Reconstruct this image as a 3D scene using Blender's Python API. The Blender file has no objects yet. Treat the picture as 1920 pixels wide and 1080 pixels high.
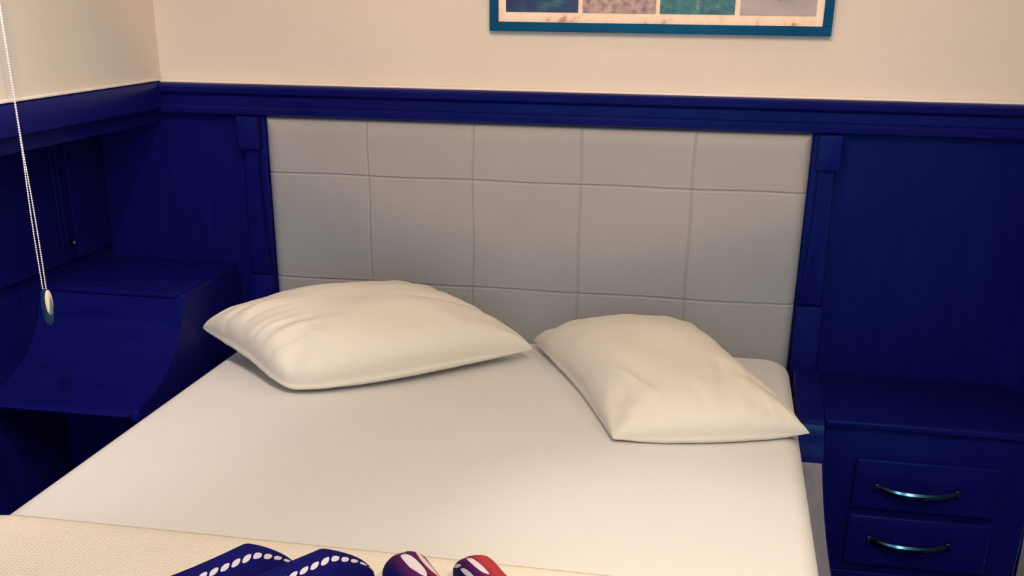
import bpy, bmesh, math, random
from mathutils import Vector, Matrix, noise
random.seed(7)
S = bpy.context.scene
COL = S.collection

# ------------------------------------------------------------------ camera
cam_d = bpy.data.cameras.new('camera'); cam = bpy.data.objects.new('camera', cam_d); COL.objects.link(cam)
P_, Y_, R_ = math.radians(22.34), math.radians(-10.5), math.radians(-0.64)
fwd = Vector((math.sin(Y_)*math.cos(P_), math.cos(Y_)*math.cos(P_), -math.sin(P_)))
rgt = Vector((math.cos(Y_), -math.sin(Y_), 0)); dwn = fwd.cross(rgt)
r2 = math.cos(R_)*rgt + math.sin(R_)*dwn; d2 = -math.sin(R_)*rgt + math.cos(R_)*dwn
mw = Matrix((( r2.x, -d2.x, -fwd.x, 1.17996), (r2.y, -d2.y, -fwd.y, -2.76803), (r2.z, -d2.z, -fwd.z, 1.41055), (0,0,0,1)))
cam.matrix_world = mw
cam_d.sensor_width = 36; cam_d.lens = 2017/1920*36; cam_d.shift_y = (818-540)/1920
cam_d.clip_start = 0.05
S.camera = cam
# ------------------------------------------------------------------ colour management
S.view_settings.view_transform = 'Standard'; S.view_settings.look = 'None'
S.view_settings.gamma = 1; S.view_settings.use_curve_mapping = False
S.view_settings.exposure = 0.0
# ------------------------------------------------------------------ world (comes in through the open side of the cabin behind the camera)
W = bpy.data.worlds.new('world'); S.world = W; W.use_nodes = True
W.node_tree.nodes['Background'].inputs[0].default_value = (0.58, 0.74, 1.0, 1)
W.node_tree.nodes['Background'].inputs[1].default_value = 2.15

def lamp(kind, name, loc, target, power, color, **k):
    d = bpy.data.lights.new(name, kind); d.energy = power; d.color = color
    for a, b in k.items(): setattr(d, a, b)
    o = bpy.data.objects.new(name, d); COL.objects.link(o); o.location = loc
    o.rotation_euler = (Vector(target)-Vector(loc)).to_track_quat('-Z', 'Y').to_euler()
    return o
# (name, kind, location, target, power, colour, settings)
LAMPS = [
 ('downlight_lamp', 'SPOT', (1.20, -1.12, 2.40), (1.17, -1.12, 0.5), 34.9, (1.0, 0.862, 0.738), dict(spot_size=math.radians(30), spot_blend=1.0, shadow_soft_size=0.03)),
 ('room_lamp', 'SPOT', (1.80, -2.75, 2.38), (1.1, -0.9, 0.5), 90.0, (1.0, 0.79, 0.57), dict(spot_size=math.radians(120), spot_blend=1.0, shadow_soft_size=0.05)),
 ('wall_washer_lamp', 'SPOT', (0.78, -1.70, 2.36), (0.78, 0.0, 2.36), 64.0, (1.0, 0.54, 0.30), dict(spot_size=math.radians(89.3), spot_blend=0.10, shadow_soft_size=0.05)),
 ('window_side_lamp', 'SPOT', (0.38, -1.75, 2.32), (-0.30, -1.08, 1.26), 112.0, (1.0, 0.831, 0.737), dict(spot_size=math.radians(66), spot_blend=1.0, shadow_soft_size=0.14)),
 ('bed_head_lamp', 'SPOT', (1.72, -0.50, 2.36), (0.80, -0.65, 0.5), 10.0, (1.0, 0.76, 0.62), dict(spot_size=math.radians(90), spot_blend=1.0, shadow_soft_size=0.04)),
 ('ceiling_lamp_light', 'AREA', (1.10, -2.10, 2.36), (1.10, -1.9, 0.0), 16.0, (1.0, 0.92, 0.70), dict(shape='DISK', size=0.34)),
]
for nm, kd, lc, tg, pw, cl, kw in LAMPS: lamp(kd, nm, lc, tg, pw, cl, **kw)

# ------------------------------------------------------------------ helpers
def tag(o, label=None, cat=None, group=None, kind=None):
    if label: o['label'] = label
    if cat: o['category'] = cat
    if group: o['group'] = group
    if kind: o['kind'] = kind
    return o
def empty(name, loc, label=None, cat=None, group=None):
    o = bpy.data.objects.new(name, None); COL.objects.link(o); o.location = loc; o.empty_display_size = .05
    return tag(o, label, cat, group)
def link(name, me, mat, parent=None, smooth=True):
    o = bpy.data.objects.new(name, me); COL.objects.link(o)
    if mat: me.materials.append(mat)
    if parent:
        o.parent = parent
        p = parent; off = Vector((0,0,0))
        while p: off += p.location; p = p.parent
        o.location = -off          # meshes are written in world coordinates
    if smooth:
        for p in me.polygons: p.use_smooth = True
    return o
def from_bm(name, bm, mat, parent=None, smooth=True, sharp=35):
    bmesh.ops.recalc_face_normals(bm, faces=bm.faces)
    me = bpy.data.meshes.new(name); bm.to_mesh(me); bm.free()
    o = link(name, me, mat, parent, smooth)
    if smooth: me.set_sharp_from_angle(angle=math.radians(sharp))
    return o
def bx(bm, a, b, bev=0.0, seg=3):
    """box between two corners, with bevelled edges"""
    r = bmesh.ops.create_cube(bm, size=1.0)
    vs = r['verts']
    for v in vs:
        v.co = Vector([(a[i]+b[i])/2 + v.co[i]*(b[i]-a[i]) for i in range(3)])
    if bev:
        es = list({e for v in vs for e in v.link_edges})
        bmesh.ops.bevel(bm, geom=es, offset=bev, segments=seg, affect='EDGES', profile=.5)
    return bm
def box(name, a, b, mat, parent=None, bev=0.0, seg=3):
    bm = bmesh.new(); bx(bm, a, b, bev, seg); return from_bm(name, bm, mat, parent)
def extrude_poly(bm, pts, axis, lo, hi, bev=0.0, seg=2):
    """closed 2-D outline pushed along an axis; pts are the other two coordinates in order"""
    def mk(p, t):
        return {'x': (t, p[0], p[1]), 'y': (p[0], t, p[1]), 'z': (p[0], p[1], t)}[axis]
    a = [bm.verts.new(mk(p, lo)) for p in pts]; b = [bm.verts.new(mk(p, hi)) for p in pts]
    n = len(pts); fs = []
    f0 = bm.faces.new(a); f1 = bm.faces.new(b[::-1])
    for i in range(n): bm.faces.new((a[i], b[i], b[(i+1) % n], a[(i+1) % n]))
    if bev:
        es = list(f0.edges)+list(f1.edges)
        bmesh.ops.bevel(bm, geom=es, offset=bev, segments=seg, affect='EDGES', profile=.5)
def poly(name, pts, axis, lo, hi, mat, parent=None, bev=0.0, sharp=35):
    bm = bmesh.new(); extrude_poly(bm, pts, axis, lo, hi, bev); return from_bm(name, bm, mat, parent, sharp=sharp)
def catmull(pts, n=8):
    out = []
    P = [Vector(p) for p in pts]
    for i in range(len(P)-1):
        p0 = P[max(i-1, 0)]; p1 = P[i]; p2 = P[i+1]; p3 = P[min(i+2, len(P)-1)]
        for k in range(n):
            t = k/n
            out.append(.5*((2*p1)+(-p0+p2)*t+(2*p0-5*p1+4*p2-p3)*t*t+(-p0+3*p1-3*p2+p3)*t**3))
    out.append(P[-1]); return out

# ------------------------------------------------------------------ materials
class NT:
    def __init__(s, name):
        s.m = bpy.data.materials.new(name); s.m.use_nodes = True; s.t = s.m.node_tree; s.b = s.t.nodes['Principled BSDF']
    def n(s, typ, **k):
        o = s.t.nodes.new(typ)
        for a, b in k.items():
            if a.startswith('i_'): o.inputs[int(a[2:]) if a[2:].isdigit() else a[2:]].default_value = b
            else: setattr(o, a, b)
        return o
    def l(s, a, b): s.t.links.new(a, b)
def coords(t, scale=(1,1,1), rot=(0,0,0), space='Object'):
    c = t.n('ShaderNodeTexCoord'); m = t.n('ShaderNodeMapping'); m.inputs['Scale'].default_value = scale; m.inputs['Rotation'].default_value = rot
    t.l(c.outputs[space], m.inputs[0]); return m.outputs[0]
def ramp(t, fac, stops):
    r = t.n('ShaderNodeValToRGB'); e = r.color_ramp.elements
    while len(e) < len(stops): e.new(.5)
    for i, (p, c) in enumerate(stops): e[i].position = p; e[i].color = (*c, 1)
    t.l(fac, r.inputs[0]); return r.outputs[0]
def noise_mat(name, c1, c2, scale, rough=.6, bump=.1, bscale=None, dist=.002, stretch=(1,1,1), spec=.3, sheen=0, detail=4, tint=None):
    t = NT(name); v = coords(t, stretch)
    n = t.n('ShaderNodeTexNoise'); n.inputs['Scale'].default_value = scale; n.inputs['Detail'].default_value = detail; t.l(v, n.inputs['Vector'])
    t.l(ramp(t, n.outputs[0], [(.35, c1), (.65, c2)]), t.b.inputs['Base Color'])
    t.b.inputs['Roughness'].default_value = rough; t.b.inputs['Specular IOR Level'].default_value = spec
    if tint: t.b.inputs['Specular Tint'].default_value = (*tint, 1)
    if sheen: t.b.inputs['Sheen Weight'].default_value = sheen
    if bump:
        n2 = t.n('ShaderNodeTexNoise'); n2.inputs['Scale'].default_value = bscale or scale*4; n2.inputs['Detail'].default_value = 5; t.l(v, n2.inputs['Vector'])
        b = t.n('ShaderNodeBump'); b.inputs['Strength'].default_value = bump; b.inputs['Distance'].default_value = dist
        t.l(n2.outputs[0], b.inputs['Height']); t.l(b.outputs[0], t.b.inputs['Normal'])
    return t.m
def wood(name, grain):          # dark navy stained varnished wood; grain = stretch of the figure
    return noise_mat(name, (0.0040, 0.0042, 0.096), (0.0052, 0.0058, 0.106), 9, rough=.30, bump=.10, bscale=22, dist=.0012, stretch=grain, spec=.11, detail=6, tint=(.08, .6, .62))
W_X = wood('navy_wood_grain_across', (.35, 5, 5))
W_Y = wood('navy_wood_grain_deep', (5, .35, 5))
W_Z = wood('navy_wood_grain_upright', (5, 5, .35))
WALLM = noise_mat('cream_wall', (.605, .570, .505), (.632, .595, .535), 3, rough=.7, bump=.05, bscale=60, dist=.001, spec=.2)
CEILM = noise_mat('ceiling_paint', (.78, .76, .72), (.8, .78, .74), 3, rough=.8, bump=.03)
TRIMW = noise_mat('pale_trim', (.78, .72, .68), (.82, .77, .73), 5, rough=.5, bump=0)
PAD = noise_mat('headboard_leather', (.295, .300, .315), (.315, .320, .335), 4, rough=.55, bump=.12, bscale=260, dist=.0008, spec=.3)
FLOORM = wood('navy_floor_boards', (5, .5, 5))
SKIRT = noise_mat('bed_base_fabric', (.01, .006, .09), (.015, .009, .11), 40, rough=.8)
def cloth_mat(name, c1, c2, big=.25, bigscale=2.2, stretch=(1,1,1), fine=900, rough=.75, sheen=.15):
    t = NT(name); v = coords(t, stretch)
    n = t.n('ShaderNodeTexNoise'); n.inputs['Scale'].default_value = 2; t.l(v, n.inputs['Vector'])
    t.l(ramp(t, n.outputs[0], [(.3, c1), (.7, c2)]), t.b.inputs['Base Color'])
    t.b.inputs['Roughness'].default_value = rough; t.b.inputs['Specular IOR Level'].default_value = .2; t.b.inputs['Sheen Weight'].default_value = sheen
    a = t.n('ShaderNodeTexNoise'); a.inputs['Scale'].default_value = bigscale; a.inputs['Detail'].default_value = 3; a.inputs['Distortion'].default_value = .6; t.l(v, a.inputs['Vector'])
    b1 = t.n('ShaderNodeBump'); b1.inputs['Strength'].default_value = big; b1.inputs['Distance'].default_value = .02; t.l(a.outputs[0], b1.inputs['Height'])
    f = t.n('ShaderNodeTexNoise'); f.inputs['Scale'].default_value = fine; t.l(v, f.inputs['Vector'])
    b2 = t.n('ShaderNodeBump'); b2.inputs['Strength'].default_value = .12; b2.inputs['Distance'].default_value = .0005; t.l(f.outputs[0], b2.inputs['Height']); t.l(b1.outputs[0], b2.inputs['Normal'])
    t.l(b2.outputs[0], t.b.inputs['Normal']); return t
SHEET = cloth_mat('white_sheet', (.71, .70, .69), (.74, .73, .72), big=.22, bigscale=2.0).m
PILLOW = cloth_mat('pillow_cotton', (.735, .69, .605), (.765, .72, .635), big=.25, bigscale=5).m
# waffle coverlet
def waffle():
    t = NT('cream_waffle_weave'); v = coords(t)
    t.b.inputs['Base Color'].default_value = (.84, .77, .66, 1); t.b.inputs['Roughness'].default_value = .85; t.b.inputs['Sheen Weight'].default_value = .2
    outs = []
    for d in ('X', 'Y'):
        w = t.n('ShaderNodeTexWave', wave_type='BANDS', bands_direction=d); w.inputs['Scale'].default_value = 38; t.l(v, w.inputs['Vector']); outs.append(w.outputs['Fac'])
    m = t.n('ShaderNodeMath', operation='MAXIMUM'); t.l(outs[0], m.inputs[0]); t.l(outs[1], m.inputs[1])
    b = t.n('ShaderNodeBump'); b.inputs['Strength'].default_value = .5; b.inputs['Distance'].default_value = .0015; t.l(m.outputs[0], b.inputs['Height']); t.l(b.outputs[0], t.b.inputs['Normal'])
    return t.m
WAFFLE = waffle()
FRAMEM = noise_mat('teal_blue_frame', (.003, .056, .155), (.005, .082, .19), 14, spec=.05, rough=.75, bump=.1, stretch=(.4,1,1))
def matboard():
    t = NT('weathered_cream_border'); v = coords(t)
    n = t.n('ShaderNodeTexNoise'); n.inputs['Scale'].default_value = 30; n.inputs['Detail'].default_value = 6; t.l(v, n.inputs['Vector'])
    t.l(ramp(t, n.outputs[0], [(.3, (.45, .27, .19)), (.40, (.78, .62, .47)), (.55, (.82, .70, .56)), (.75, (.80, .66, .50))]), t.b.inputs['Base Color'])
    t.b.inputs['Roughness'].default_value = .7; return t.m
MATB = matboard()
CHROME = NT('chrome'); CHROME.b.inputs['Metallic'].default_value = 1; CHROME.b.inputs['Roughness'].default_value = .2; CHROME.b.inputs['Base Color'].default_value = (.025, .085, .15, 1); CHROME = CHROME.m
BEAD = noise_mat('white_plastic_beads', (.82, .78, .78), (.88, .84, .84), 8, rough=.35, bump=0)

# ------------------------------------------------------------------ the setting
XL, XN, XR = -0.292, -0.50, 1.949      # left wall, its recess below the rail, right wall
tag(box('floor', (-.7, -4.6, -.05), (2.1, .1, 0), FLOORM), kind='structure')
tag(box('ceiling', (-.7, -4.6, 2.42), (2.5, .1, 2.5), CEILM), kind='structure')
tag(box('wall_back', (-.7, .015, 1.11), (2.5, .1, 2.42), WALLM), kind='structure')
tag(box('wall_left', (-.7, -4.6, 1.15), (XL-.004, .015, 2.42), WALLM), kind='structure')
tag(box('wall_right', (XR, -4.6, 0), (2.5, -.352, 2.42), WALLM), kind='structure')
tag(box('trim_1', (-.7, .0, 0), (2.5, .1, 1.11), W_Z), 'dark navy wood panelling of the back wall behind the bed', kind='structure')
tag(box('trim_2', (-.7, -4.6, 0), (XN, 0, 1.15), W_Z), 'dark navy wood panelling in the recess of the left wall', kind='structure')
# back rail: upper lip, sunk band, lower lip
rail = [(.03, 1.110), (-.026, 1.110), (-.032, 1.113), (-.034, 1.126), (-.030, 1.133), (-.020, 1.136), (-.020, 1.158), (-.028, 1.161), (-.034, 1.166), (-.036, 1.178), (-.030, 1.184), (-.018, 1.187), (.03, 1.187)]
tag(poly('trim_3', rail, 'x', XL-.02, 2.44, W_X), 'dark navy moulded rail along the back wall', kind='structure')
lr = [(XL-.12, 1.120), (XL+.010, 1.120), (XL+.014, 1.124), (XL+.014, 1.170), (XL+.010, 1.180), (XL+.002, 1.190), (XL-.12, 1.190)]
tag(poly('trim_4', lr, 'y', -4.6, .0, W_Y), 'dark navy rail along the left wall', kind='structure')
tag(box('trim_10', (2.44, -.352, 0), (2.5, .0, 2.42), W_Z), 'dark navy side of the alcove right of the bedside cabinet', kind='structure')
tag(box('trim_5', (XL-.12, -4.6, 1.085), (XL-.010, .0, 1.120), W_Y), 'lower ledge under the left rail', kind='structure')
tag(box('trim_6', (XL, -.012, 1.1872), (2.44, .02, 1.1925), TRIMW, bev=.001), 'thin pale bead on top of the back rail', kind='structure')
tag(box('trim_7', (XL-.01, -4.6, 1.1902), (XL+.008, -.012, 1.1955), TRIMW, bev=.001), 'thin pale bead on top of the left rail', kind='structure')

# pilasters flanking the headboard
def pilaster(idx, x0, sgn, side):
    """x0 = the edge next to the headboard, sgn = direction away from it"""
    r = empty('trim_%d' % idx, (x0+sgn*.04, 0, .5)); tag(r, 'carved navy wood pilaster at the %s edge of the headboard' % side, kind='structure')
    X = lambda a: x0+sgn*a
    def b(name, a0, a1, y, z0, z1, bev=.003):
        box(name, (min(X(a0), X(a1)), y, z0), (max(X(a0), X(a1)), .0, z1), W_Z, r, bev=bev)
    b('capital_block', .010, .066, -.050, 1.026, 1.109, .004)
    b('stile', .000, .026, -.014, .56, 1.109, .003)
    left = catmull([(.018, 1.03), (.018, .92), (.016, .85), (.013, .79), (.009, .73), (.006, .69)], 6)
    pts = [(X(p[0]), p[1]) for p in [(q[0], q[1]) for q in left]] + [(X(.066), .69), (X(.060), .74), (X(.058), .85), (X(.057), 1.03)]
    poly('shaft', pts, 'y', -.034, .0, W_Z, r, bev=.006)
    b('base_block', .004, .068, -.040, .30, .688, .005)
    return r
pilaster(8, 1.400, 1, 'right')
pilaster(9, 0.0, -1, 'left')

# ------------------------------------------------------------------ headboard
def headboard():
    root = empty('headboard', (.7, 0, .30), 'wide padded pale grey headboard stitched in squares behind the two pillows', 'headboard')
    x0, x1, z0, z1 = .002, 1.398, .32, 1.108
    sx = [i*.28 for i in range(1, 5)]; sz = [.404, .684, .965]
    def axis(lo, hi, seams):
        s = set(); k = lo
        while k < hi: s.add(round(k, 5)); k += .012
        for c in [lo, hi]+seams:
            for d in (-.02, -.014, -.010, -.007, -.005, -.0035, -.002, -.001, 0, .001, .002, .0035, .005, .007, .010, .014, .02):
                if lo <= c+d <= hi: s.add(round(c+d, 5))
        s.add(hi); return sorted(s)
    xs, zs = axis(x0, x1, sx), axis(z0, z1, sz)
    def dep(x, z):
        e = min(x-x0, x1-x, (z1-z)*.8)
        y = .003+.021*(1-max(0, 1-e/.034)**2.6)**.6 if e < .034 else .024
        ds = min(min(abs(x-c+.0015*math.sin(z*23+c*9)) for c in sx), 9); dz = min(abs(z-c-.001*math.sin(x*17+c*5)) for c in sz)
        for d, a in ((ds, .0035), (dz, .0042)):
            y -= a*.8*math.exp(-(d/.0022)**2); y -= .0007*math.exp(-(d/.012)**2); y += .0006*math.exp(-((d-.005)/.0022)**2)
        y += .0012*noise.noise(Vector((x*7, z*7, 2)))
        return -y
    vs = [(x, dep(x, z), z) for z in zs for x in xs]; n = len(xs)
    fs = [(j*n+i, j*n+i+1, (j+1)*n+i+1, (j+1)*n+i) for j in range(len(zs)-1) for i in range(n-1)]
    me = bpy.data.meshes.new('padded_panel'); me.from_pydata(vs, [], fs); 
    o = link('padded_panel', me, PAD, root)
    md = o.modifiers.new('s', 'SOLIDIFY'); md.thickness = .012; md.offset = -1
    box('backing_board', (.0, -.004, .30), (1.4, .0, 1.109), W_X, root)
headboard()

# ------------------------------------------------------------------ bed
def rounded_slab(bm, x0, x1, y0, y1, z0, z1, r, rc):
    """box with rounded plan corners rc and rounded top edge r, many loops for soft shading"""
    def ring(ins, z, rcc):
        pts = []
        for cx, cy, a0 in ((x1-ins-rcc, y1-ins-rcc, 0), (x0+ins+rcc, y1-ins-rcc, 90), (x0+ins+rcc, y0+ins+rcc, 180), (x1-ins-rcc, y0+ins+rcc, 270)):
            for k in range(9):
                a = math.radians(a0+k*90/8); pts.append((cx+rcc*math.cos(a), cy+rcc*math.sin(a), z))
        return [bm.verts.new(p) for p in pts]
    rings = [ring(0.004, z0, rc), ring(0, z0+.02, rc)]
    for k in range(9):
        a = math.radians(k*90/8); rings.append(ring(r*(1-math.cos(a)), z1-r+r*math.sin(a), max(rc-r*(1-math.cos(a))*.6, .012)))
    for a, b in zip(rings, rings[1:]):
        for i in range(len(a)): bm.faces.new((a[i], a[(i+1) % len(a)], b[(i+1) % len(a)], b[i]))
    bm.faces.new(rings[-1]); bm.faces.new(rings[0][::-1])
bm = bmesh.new(); rounded_slab(bm, -.030, 1.400, -2.12, -.026, .30, .55, .042, .065)
m = from_bm('mattress', bm, SHEET, sharp=60); tag(m, 'thick mattress under a smooth white fitted sheet, against the padded headboard', 'mattress')
root = empty('bed_base', (.69, -1.1, 0), 'dark navy wooden bed base under the white mattress', 'bed')
box('platform', (-.02, -2.10, .22), (1.400, -.045, .298), W_Y, root, bev=.004)
box('plinth', (.06, -2.0, 0), (1.32, -.06, .218), W_Y, root)
side = [(-.042, .30), (-.042, .53), (-.10, .528), (-.20, .520), (-.33, .505)] + [(p[0], p[1]) for p in catmull([(-.348, .50), (-.372, .465), (-.42, .430), (-.50, .392), (-.60, .362), (-.72, .343), (-.90, .335)], 6)] + [(-2.12, .33), (-2.12, .04), (-.042, .04)]
poly('side_panel', side, 'x', 1.412, 1.470, W_Y, root, bev=.004, sharp=50)
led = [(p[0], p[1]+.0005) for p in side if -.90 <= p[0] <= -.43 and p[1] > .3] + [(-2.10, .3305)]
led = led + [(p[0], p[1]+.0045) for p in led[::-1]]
o = poly('ledge_light_strip', led, 'x', 1.4165, 1.4655, noise_mat('painted_ledge_light', (.165, .170, .22), (.20, .20, .255), 8, rough=.6, stretch=(5, .5, 5)), root, sharp=50); tag(o, 'added grey-brown strip, light painted on the low navy ledge')  # strip added over the navy wood; its grey-brown colour stands in for light

# coverlet folded over the foot of the bed
prof = [(-.062, .36), (-.060, .44), (-.052, .51), (-.043, .54), (-.022, .556), (.02, .560), (.7, .561), (1.37, .560), (1.402, .552), (1.409, .53), (1.4095, .45), (1.4095, .36)]
inner = [(p[0]*1.0+(0 if .0 < p[0] < 1.38 else (.006 if p[0] < 0 else -.006)), p[1]-.006) for p in prof]
bm = bmesh.new()
ys = [-1.262, -1.275, -1.30, -1.4, -1.6, -1.8, -2.0, -2.05]
rows = []
for j, y in enumerate(ys):
    rows.append([bm.verts.new((p[0], y+(.003*math.sin(p[0]*9) if j < 3 else 0), p[1]-(.0075 if j == 0 else (.003 if j == 1 else 0)))) for p in prof])
for a, b in zip(rows, rows[1:]):
    for i in range(len(prof)-1): bm.faces.new((a[i], a[i+1], b[i+1], b[i]))
o = from_bm('coverlet', bm, WAFFLE, sharp=80); md = o.modifiers.new('s', 'SOLIDIFY'); md.thickness = .0022; md.offset = 1
tag(o, 'cream waffle-weave coverlet laid across the foot of the white bed', 'blanket')

# ------------------------------------------------------------------ pillows
def pillow(label, A, B, C, D, T, seed, wr, rounds=(0, 0, 0, 0), n=80, low=.30, arch=.012, floor_z=.5515, e=.36, belly=.7, bow=(0, 0, 0, 0), gather=(0, 0, 0, 0), folds=()):
    A, B, C, D = map(Vector, (A, B, C, D))
    nrm = ((C-A).cross(D-B)).normalized()
    if nrm.z < 0: nrm = -nrm
    ctr = (A+B+C+D)/4
    cs = {(-1, -1): rounds[0], (1, -1): rounds[1], (1, 1): rounds[2], (-1, 1): rounds[3]}
    def base(u, v):
        s, t = (u+1)/2, (v+1)/2
        p = A*(1-s)*(1-t)+B*s*(1-t)+C*s*t+D*(1-s)*t
        pin = .050*(abs(v)**4*(1-u*u)+abs(u)**4*(1-v*v))       # seams drawn in between the corners
        w = (abs(u)*abs(v))**5*cs[(1 if u > 0 else -1, 1 if v > 0 else -1)]
        p = p+(ctr-p)*(pin+w)
        # fullness of the four sides: u=1 front, u=-1 back, v=-1 left end, v=1 right end
        for b, (k, m) in zip(bow, (((u+1)/2, 1-v*v), ((1-u)/2, 1-v*v), ((1-v)/2, 1-u*u), ((v+1)/2, 1-u*u))):
            if b:
                o = Vector((p.x-ctr.x, p.y-ctr.y, 0)); o.normalize(); p = p+o*(b*k**3*m**1.2)
        p.z += arch*(1-(abs(u)*abs(v))**1.5)*(.35+.65*max(abs(u), abs(v)))
        return p
    vs = []; idx = {}
    for side in (1, -1):
        for j in range(n+1):
            for i in range(n+1):
                u = math.sin((i/n-.5)*math.pi); v = math.sin((j/n-.5)*math.pi)
                edge = i in (0, n) or j in (0, n)
                if side == -1 and edge: idx[(side, i, j)] = idx[(1, i, j)]; continue
                p = base(u, v); au, av = abs(u), abs(v)
                h0 = max((1-au**2.3)*(1-av**2.3), 0); h = h0**e
                ss = Vector((u*1.3, v*1.3, seed)); ed = max(au, av)
                # gathers that fan out of the corners and seams and die in the middle
                cr = (au*av)**1.5; ang = math.atan2(1.12-av, 1.12-au)
                g = wr*.009*cr*math.sin(11*ang+4*noise.noise(ss*1.4)+seed)
                g += wr*.005*ed**4*noise.noise(Vector((u*8, v*8, seed+3)))
                g += wr*.006*noise.noise(ss*1.7+Vector((5, 1, 0)))
                g += wr*.0025*noise.noise(Vector((u*5+v*2, v*1.2, seed+9)))*ed
                for a, (k, q) in zip(gather, (((u+1)/2, v), ((1-u)/2, v), ((1-v)/2, u), ((v+1)/2, u))):
                    if a: g += a*max(0, (k-.66)/.34)**1.3*(noise.noise(Vector((q*6.5, k*1.2, seed*2)))+.6*noise.noise(Vector((q*14, k*2, seed))))
                for (fu, fv, du, dv, ln, wd, am) in folds:      # single soft creases
                    x = (u-fu)*du+(v-fv)*dv; y = -(u-fu)*dv+(v-fv)*du
                    g += am*math.exp(-(x/ln)**2)*math.exp(-(y/wd)**2)
                sh = h0**.25
                t = T*(1-low)*h*(1+.10*noise.noise(ss)) + g*sh if side == 1 else -T*low*h + g*sh*.4
                q = p+nrm*t
                o = Vector((p.x-ctr.x, p.y-ctr.y, 0)); o.normalize()
                if side == -1: q += o*(belly*.030*h*ed**6)
                else: q += o*(belly*.018*h*ed**8)
                if q.z < floor_z: q.z = floor_z
                if q.y > -.0275: q.y = -.0275
                idx[(side, i, j)] = len(vs); vs.append(q)
    fs = []
    for side in (1, -1):
        for j in range(n):
            for i in range(n):
                f = [idx[(side, i, j)], idx[(side, i+1, j)], idx[(side, i+1, j+1)], idx[(side, i, j+1)]]
                fs.append(f if side == 1 else f[::-1])
    me = bpy.data.meshes.new('pillow'); me.from_pydata([tuple(v) for v in vs], [], fs); me.validate()
    o = link('pillow', me, PILLOW); md = o.modifiers.new('sub', 'SUBSURF'); md.levels = 1; md.render_levels = 1
    return tag(o, label, 'pillow', 'white pillows on the bed')
pillow('left white pillow, one pointed corner hanging over the left side of the bed',
       (-.052, -.370, .632), (.258, -.610, .572), (.756, -.215, .585), (.440, -.062, .660), .168, 3.1, 1.0, rounds=(0, .12, 0, .10),
       bow=(.035, 0, 0, -.035), gather=(.003, .003, .013, .008), folds=((.62, -.60, .98, .20, .30, .07, .010), (.25, -.72, .25, .97, .16, .05, -.004), (.35, .62, .4, .9, .4, .06, -.005)))
pillow('right white pillow, one pointed corner hanging over the right side of the bed',
       (.742, -.110, .575), (1.010, -.705, .562), (1.412, -.600, .566), (1.130, -.085, .625), .150, 8.7, 1.0, rounds=(0, .0, 0, .1), arch=.006, e=.40,
       bow=(.035, 0, -.01, -.02), gather=(.005, .002, .004, .006), folds=((.58, -.62, .80, .60, .42, .09, .013), (.52, .38, .85, -.5, .26, .07, -.008), (.62, .58, .8, -.6, .25, .06, .005), (.80, -.05, .97, .25, .16, .05, -.004)))

# ------------------------------------------------------------------ rolled printed cloths at the foot of the bed
def print_mat(name, base_stops, n_dots, v0, w, shape):
    t = NT(name); c = t.n('ShaderNodeTexCoord'); sp = t.n('ShaderNodeSeparateXYZ'); t.l(c.outputs['UV'], sp.inputs[0])
    def mth(op, a, b=None, c2=None):
        m = t.n('ShaderNodeMath', operation=op)
        for i, x in enumerate((a, b, c2)):
            if x is None: continue
            if isinstance(x, (int, float)): m.inputs[i].default_value = x
            else: t.l(x, m.inputs[i])
        return m.outputs[0]
    U, V = sp.outputs[0], sp.outputs[1]
    nz = t.n('ShaderNodeTexNoise'); nz.inputs['Scale'].default_value = 6; t.l(c.outputs['UV'], nz.inputs['Vector'])
    wob = mth('MULTIPLY', mth('SUBTRACT', nz.outputs[0], .5), shape*.5)
    fu = mth('SUBTRACT', mth('FRACT', mth('MULTIPLY', U, n_dots)), .5)
    res = None
    for k, vc in enumerate(v0):
        dv = mth('DIVIDE', mth('ADD', mth('SUBTRACT', V, vc), wob), w)
        sh = mth('ADD', fu, mth('MULTIPLY', dv, .22))
        d = mth('ADD', mth('POWER', mth('ABSOLUTE', mth('DIVIDE', sh, .38)), 2.4), mth('POWER', mth('ABSOLUTE', dv), 2.4))
        k2 = mth('LESS_THAN', d, 1.0)
        res = k2 if res is None else mth('MAXIMUM', res, k2)
    n = t.n('ShaderNodeTexNoise'); n.inputs['Scale'].default_value = 1.6; t.l(c.outputs['UV'], n.inputs['Vector'])
    base = ramp(t, mth('ADD', V, mth('MULTIPLY', mth('SUBTRACT', n.outputs[0], .5), .12)), base_stops)
    mx = t.n('ShaderNodeMix', data_type='RGBA'); t.l(res, mx.inputs[0]); t.l(base, mx.inputs[6]); mx.inputs[7].default_value = (.66, .60, .66, 1)
    t.l(mx.outputs[2], t.b.inputs['Base Color']); t.b.inputs['Roughness'].default_value = .8; t.b.inputs['Specular IOR Level'].default_value = .1
    return t.m
NAVYC = (.004, .003, .095); NAVY2 = (.006, .008, .13); CRIM = (.42, .045, .06); PURP = (.085, .010, .075)
PR_NAVY = print_mat('navy_cloth_white_ovals', [(.0, NAVYC), (.5, NAVY2), (1, NAVYC)], 21, (.15,), .021, .03)
PR_RED = print_mat('crimson_cloth_pale_ovals', [(.0, CRIM), (.22, PURP), (.30, PURP), (.40, NAVYC), (.7, NAVYC), (1, CRIM)], 4.4, (.16, .27), .040, .08)
PR_ROSE = print_mat('rose_cloth_pale_stripes', [(.0, CRIM), (.24, CRIM), (.34, PURP), (.42, NAVYC), (.7, NAVYC), (1, CRIM)], 5.2, (.315, .405), .022, .06)
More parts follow.
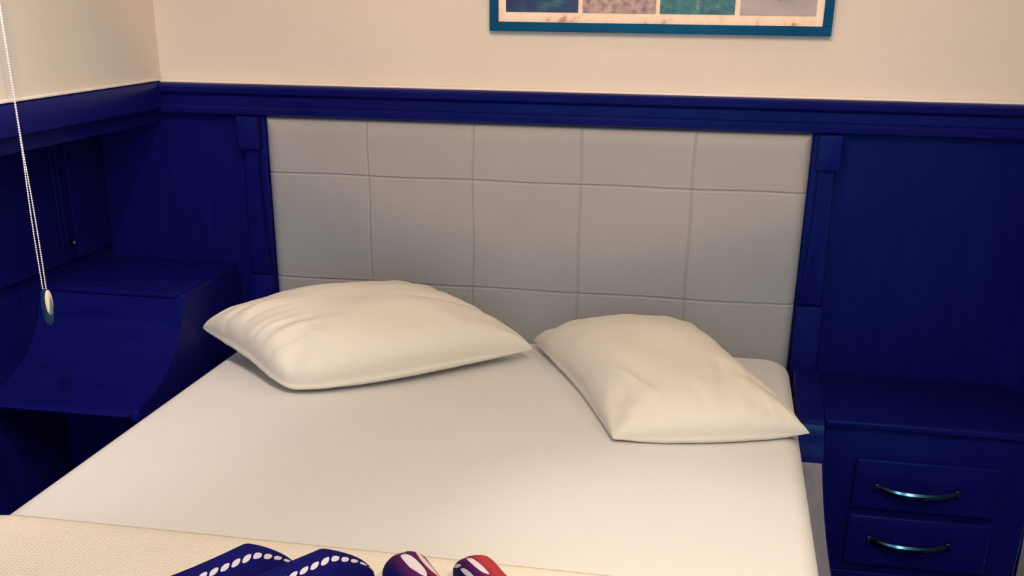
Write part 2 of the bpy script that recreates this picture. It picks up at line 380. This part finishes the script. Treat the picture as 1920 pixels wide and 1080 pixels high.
def cloth_roll(name, label, start, direction, L, rx, rz, mat, group, tip=.35, seed=0, lean=0.0, taper=.45):
    """rolled cloth lying on the coverlet; start = its far end"""
    d = Vector((direction[0], direction[1], 0)).normalized(); s = Vector((-d.y, d.x, 0)); nU, nV = 60, 64
    bm = bmesh.new(); uv = bm.loops.layers.uv.new('uv'); rings = []
    for i in range(nU+1):
        t = i/nU
        k = min(1, (t*L/(tip*rx*4)))**.55 if t < .5 else min(1, ((1-t)*L/(tip*rx*4)))**.55
        k = max(k*(1-taper*t), .02); row = []
        for j in range(nV):
            a = 2*math.pi*j/nV
            rr = 1+.06*noise.noise(Vector((t*5, math.cos(a)*1.5+seed, math.sin(a)*1.5)))+.035*math.cos(3*a+seed+t*2)
            y = s*(rx*k*rr*math.cos(a)); z = rz*k*rr*math.sin(a)
            p = Vector(start)+d*(t*L)+y+s*lean*z; p.z = .5655+rz*k*.88+z
            if p.z < .5655: p.z = .5655
            row.append(bm.verts.new(p))
        rings.append(row)
    for i in range(nU):
        for j in range(nV):
            j2 = (j+1) % nV
            f = bm.faces.new((rings[i][j], rings[i+1][j], rings[i+1][j2], rings[i][j2]))
            for lp, (a, b) in zip(f.loops, ((i, j), (i+1, j), (i+1, j+1), (i, j+1))): lp[uv].uv = (a/nU, b/nV)
    for r in (rings[0], rings[-1]): bm.faces.new(r)
    return tag(from_bm(name, bm, mat, sharp=80), label, 'folded cloth', group)
cloth_roll('folded_cloth', 'leftmost rolled navy cloth with a row of small white ovals', (.590, -1.380, .602), (-.66, -.75), .36, .037, .047, PR_NAVY, 'navy printed cloths', seed=1, tip=.55)
cloth_roll('folded_cloth', 'navy cloth roll with white ovals, second from the left beside the crimson ones', (.706, -1.366, .602), (-.66, -.75), .36, .037, .047, PR_NAVY, 'navy printed cloths', seed=4, tip=.55)
cloth_roll('folded_cloth', 'crimson and navy cloth roll with large pale ovals, nearer the navy cloths', (.722, -1.345, .603), (.64, -.77), .32, .040, .045, PR_RED, 'crimson printed cloths', seed=2, tip=.5)
cloth_roll('folded_cloth', 'rightmost crimson cloth roll, its dark end marked with pale stripes', (.826, -1.325, .600), (.66, -.75), .32, .036, .040, PR_ROSE, 'crimson printed cloths', seed=6, tip=.5)

# ------------------------------------------------------------------ right bedside cabinet
def handle(parent, xc, zc, w, yf):
    bm = bmesh.new(); n = 20; rows = []
    for i in range(n+1):
        t = i/n*2-1; x = xc+t*w/2; out = .030*(1-abs(t)**2.6)+.004; z = zc-.006*(1-t*t)
        y = yf-out; hw = .0095*(1-.25*abs(t))
        rows.append([bm.verts.new(q) for q in ((x, y, z+hw), (x, y-.0035, z+hw*.4), (x, y-.0035, z-hw*.4), (x, y, z-hw), (x, y+.004, z-hw*.5), (x, y+.004, z+hw*.5))])
    for a, b in zip(rows, rows[1:]):
        for k in range(6): bm.faces.new((a[k], b[k], b[(k+1) % 6], a[(k+1) % 6]))
    bm.faces.new(rows[0]); bm.faces.new(rows[-1][::-1])
    for sg in (-1, 1): bx(bm, (xc+sg*w/2-.006, yf-.012, zc-.010), (xc+sg*w/2+.006, yf, zc+.010), .0015)
    o = from_bm('handle', bm, CHROME, parent, sharp=30); tag(o, 'curved chrome bow handle'); return o
def nightstand():
    yf = -.348
    r = empty('bedside_cabinet', (1.71, -.19, 0), 'dark navy bedside cabinet with two drawers at the right of the bed', 'bedside cabinet')
    box('body', (1.4735, yf+.012, .0), (XR-.001, -.004, .488), W_Z, r, bev=.002)
    box('top', (1.4715, yf-.004, .4885), (XR-.002, -.002, .506), W_X, r, bev=.005, seg=4)
    for z0, z1, zh in ((.290, .416, .350), (.140, .272, .213)):
        d = box('drawer', (1.552, yf-.006, z0), (1.876, yf+.012, z1), W_X, r, bev=.006, seg=4)
        handle(d, 1.695, zh, .180, yf-.006)
    box('base_strip', (1.500, yf-.002, .02), (1.93, yf+.012, .118), W_X, r, bev=.003)
nightstand()

# ------------------------------------------------------------------ left built-in cabinet with swept front
def swept():
    r = empty('swept_cabinet', (-.30, -.3, 0), 'dark navy built-in cabinet with a concave swept front at the left of the bed', 'cabinet')
    cur = [(p[0], p[1]) for p in catmull([(-.357, .700), (-.366, .672), (-.384, .630), (-.410, .594), (-.450, .560), (-.505, .531), (-.560, .513), (-.605, .505), (-.625, .503)], 8)]
    # side panel, slightly proud of the swept front
    out = [(-.036, .712), (-.357, .712)] + [(p[0]-.010 if p[1] < .69 else p[0]-.004, p[1]+.004) for p in cur] + [(-.640, .500), (-.645, .490), (-.640, .478), (-.620, .470), (-.620, .02), (-.036, .02)]
    poly('side_panel', out, 'x', -.118, -.100, W_Y, r, bev=.004, sharp=50)
    inn = [(-.01, .700)] + cur + [(-.640, .501), (-.646, .492), (-.638, .482), (-.58, .482), (-.46, .50), (-.40, .53), (-.35, .60), (-.335, .68), (-.01, .68)]
    poly('swept_front', inn, 'x', XN+.002, -.1185, W_X, r, sharp=50)
    box('top', (XN+.002, -.362, .701), (-.119, -.004, .713), W_X, r, bev=.003)
    box('body', (XN+.002, -.33, .0), (-.119, -.004, .60), W_Z, r)
swept()

# ------------------------------------------------------------------ cabinet doors in the left recess
def wall_cabinet():
    r = empty('wall_cabinet', (XN+.01, -.5, .72), 'navy panelled wall cabinet with small knobs above the swept cabinet, behind the blind chain', 'cabinet')
    for y0, y1, ky in ((-.185, -.020, None), (-.560, -.195, -.225), (-.945, -.570, -.60)):
        bm = bmesh.new(); bx(bm, (XN+.002, y0, .745), (XN+.018, y1, 1.078), .003)
        d = from_bm('door', bm, W_Z, r)
        if ky: 
            bm = bmesh.new()
            for a in (0, 1): bx(bm, (XN+.018, y1-.045-a*.02, .79), (XN+.024, y1-.037-a*.02, 1.04), .002)
            from_bm('moulding', bm, W_Z, d)
            bm = bmesh.new(); bmesh.ops.create_uvsphere(bm, u_segments=16, v_segments=10, radius=.009, matrix=Matrix.Translation((XN+.034, ky, .795)))
            bx(bm, (XN+.018, ky-.004, .791), (XN+.03, ky+.004, .799), .001)
            tag(from_bm('knob', bm, CHROME, d), 'small chrome knob')
wall_cabinet()

# ------------------------------------------------------------------ framed picture
def photo_mat(name, stops, scale, rough=.35, stretch=(1,1,1), dist=0):
    t = NT(name); v = coords(t, stretch); n = t.n('ShaderNodeTexNoise'); n.inputs['Scale'].default_value = scale; n.inputs['Detail'].default_value = 8; n.inputs['Distortion'].default_value = dist
    t.l(v, n.inputs['Vector']); t.l(ramp(t, n.outputs[0], stops), t.b.inputs['Base Color']); t.b.inputs['Roughness'].default_value = rough; return t.m
def picture():
    x0, x1, z0, z1 = .600, 1.413, 1.327, 1.90
    r = empty('framed_picture', ((x0+x1)/2, 0, z0), 'teal-blue framed picture of four photographs hung on the cream wall above the headboard', 'picture')
    bm = bmesh.new(); w = .021; yb, yf = .0148, -.006
    bx(bm, (x0, yf, z0), (x1, yb, z0+w), .002); bx(bm, (x0, yf, z1-w), (x1, yb, z1), .002)
    bx(bm, (x0, yf, z0+w), (x0+w, yb, z1-w), .002); bx(bm, (x1-w, yf, z0+w), (x1, yb, z1-w), .002)
    from_bm('frame', bm, FRAMEM, r)
    box('mount', (x0+w, .004, z0+w), (x1-w, .012, z1-w), MATB, r)
    mats = [photo_mat('photo_dark_water', [(.38, (.003, .008, .075)), (.52, (.004, .028, .10)), (.68, (.012, .10, .12))], 45, stretch=(.5, 1, 1)),
            photo_mat('photo_dry_ground', [(.3, (.18, .11, .14)), (.5, (.36, .25, .23)), (.7, (.48, .35, .28))], 60),
            photo_mat('photo_green_field', [(.3, (.01, .05, .10)), (.5, (.015, .13, .14)), (.62, (.04, .17, .15)), (.75, (.33, .3, .28))], 55),
            photo_mat('photo_pale_snow', [(.3, (.20, .18, .21)), (.5, (.33, .29, .31)), (.7, (.42, .36, .36))], 9, stretch=(.5, 1, 1.5), dist=.5)]
    labs = ['photograph of dark blue-green water', 'photograph of dry brown ground', 'photograph of a green field', 'photograph of pale grey ground with a dark shape']
    for (a, b), m, lb in zip(((.640, .817), (.828, 1.003), (1.013, 1.188), (1.200, 1.374)), mats, labs):
        p = box('photograph', (a, .002, 1.371), (b, .0038, z1-w-.02), m, r); tag(p, lb)
    bm = bmesh.new(); extrude_poly(bm, [(1.265, 1.412), (1.278, 1.405), (1.292, 1.404), (1.300, 1.409), (1.306, 1.44), (1.300, 1.49), (1.285, 1.51), (1.272, 1.48)], 'y', .0012, .0019)
    tag(from_bm('photographed_figure', bm, noise_mat('ink_navy', (.003, .002, .06), (.005, .003, .08), 5, bump=0), r), 'dark shape printed on the rightmost photograph')
picture()

# ------------------------------------------------------------------ blind chain
def bead_chain():
    r = empty('blind_chain', (-.25, -.70, .715), 'white beaded roller blind chain with a clear weight hanging before the left wall', 'blind chain')
    cx, cy = -.2465, -.70
    for k in (0, 1):
        vs, fs = [], []
        bm = bmesh.new()
        z = .805; i = 0
        proto = bmesh.new(); bmesh.ops.create_icosphere(proto, subdivisions=1, radius=.0020)
        pv = [v.co.copy() for v in proto.verts]; pf = [[v.index for v in f.verts] for f in proto.faces]; proto.free()
        def off(z):
            t = min(max((z-.82)/.27, 0), 1)
            a = .0034*(1-t)+.0012*t
            return (a if k else -a), (.0022*math.sin(t*3.0)+.0012*math.sin(z*9))*(1 if k else -1)
        path = []
        while z < 2.05:
            ox, oy = off(z); c = Vector((cx+ox, cy+oy, z)); path.append(c)
            b0 = len(vs); vs += [tuple(c+v) for v in pv]; fs += [[b0+q for q in f] for f in pf]
            z += .0050
        for c1, c2 in zip(path, path[1:]):      # the string between the beads
            b0 = len(vs)
            for c in (c1, c2):
                for q in range(4): vs.append(tuple(c+Vector((.0007*math.cos(q*math.pi/2), .0007*math.sin(q*math.pi/2), 0))))
            fs += [[b0+q, b0+(q+1) % 4, b0+4+(q+1) % 4, b0+4+q] for q in range(4)]
        me = bpy.data.meshes.new('beaded_strand'); me.from_pydata(vs, [], fs); link('beaded_strand', me, BEAD, r)
    # weight: flattened clear capsule, cream half shell, dark core
    def capsule(name, mat, sx, sy, h, dx, zc, lab, p=2.3):
        bm = bmesh.new(); n, mseg = 20, 24; rings = []
        for i in range(n+1):
            a = -math.pi/2+math.pi*i/n; z = zc+h/2*math.sin(a); k = max(abs(math.cos(a)), .001)**(2/p)
            rings.append([bm.verts.new((cx+dx+sx*k*math.cos(q*2*math.pi/mseg), cy+sy*k*math.sin(q*2*math.pi/mseg), z)) for q in range(mseg)])
        for a, b in zip(rings, rings[1:]):
            for q in range(mseg): bm.faces.new((a[q], a[(q+1) % mseg], b[(q+1) % mseg], b[q]))
        bm.faces.new(rings[0]); bm.faces.new(rings[-1])
        o = from_bm(name, bm, mat, r, sharp=80)
        if lab: tag(o, lab)
        return o
    g = NT('clear_blue_plastic'); g.b.inputs['Base Color'].default_value = (.25, .5, .62, 1); g.b.inputs['Transmission Weight'].default_value = .95; g.b.inputs['Roughness'].default_value = .08; g.b.inputs['IOR'].default_value = 1.3
    capsule('clear_shell', g.m, .0125, .010, .082, 0, .763, 'clear plastic shell')
    capsule('cream_insert', noise_mat('cream_plastic', (.75, .62, .48), (.78, .65, .5), 4, rough=.4, bump=0), .0048, .0125, .056, .0062, .774, 'cream plastic insert')
    box('blind_headrail_bracket', (cx-.02, cy-.02, 2.05), (cx+.02, cy+.02, 2.09), TRIMW, r, bev=.004)
    box('bracket_arm', (XL-.003, cy-.015, 2.055), (cx-.02, cy+.015, 2.085), TRIMW, r, bev=.003)
bead_chain()

# ------------------------------------------------------------------ ceiling fittings (above the frame)
def fitting(x, y, rad, name, label, zt=2.42):
    r = empty(name, (x, y, zt), label, 'ceiling light', 'ceiling lights')
    bm = bmesh.new(); n = 40; prof = [(rad, zt), (rad+.004, zt-.010), (rad-.006, zt-.014), (rad-.016, zt-.010), (rad-.020, zt-.001)]
    rr = [[bm.verts.new((x+p[0]*math.cos(2*math.pi*k/n), y+p[0]*math.sin(2*math.pi*k/n), p[1])) for k in range(n)] for p in prof]
    for a, b in zip(rr, rr[1:]):
        for k in range(n): bm.faces.new((a[k], a[(k+1) % n], b[(k+1) % n], b[k]))
    from_bm('rim', bm, TRIMW, r)
for x, y, lb in ((1.20, -1.12, 'round ceiling downlight over the foot of the bed'), (1.72, -.50, 'round ceiling downlight over the right pillow'), (.38, -1.75, 'round ceiling downlight near the left wall'),
                 (.78, -1.70, 'round ceiling downlight aimed at the wall above the headboard'), (1.80, -2.75, 'round ceiling downlight in the right front corner')):
    fitting(x, y, .06, 'downlight', lb)
fitting(1.10, -2.10, .19, 'ceiling_lamp', 'large round ceiling lamp in the middle of the cabin')
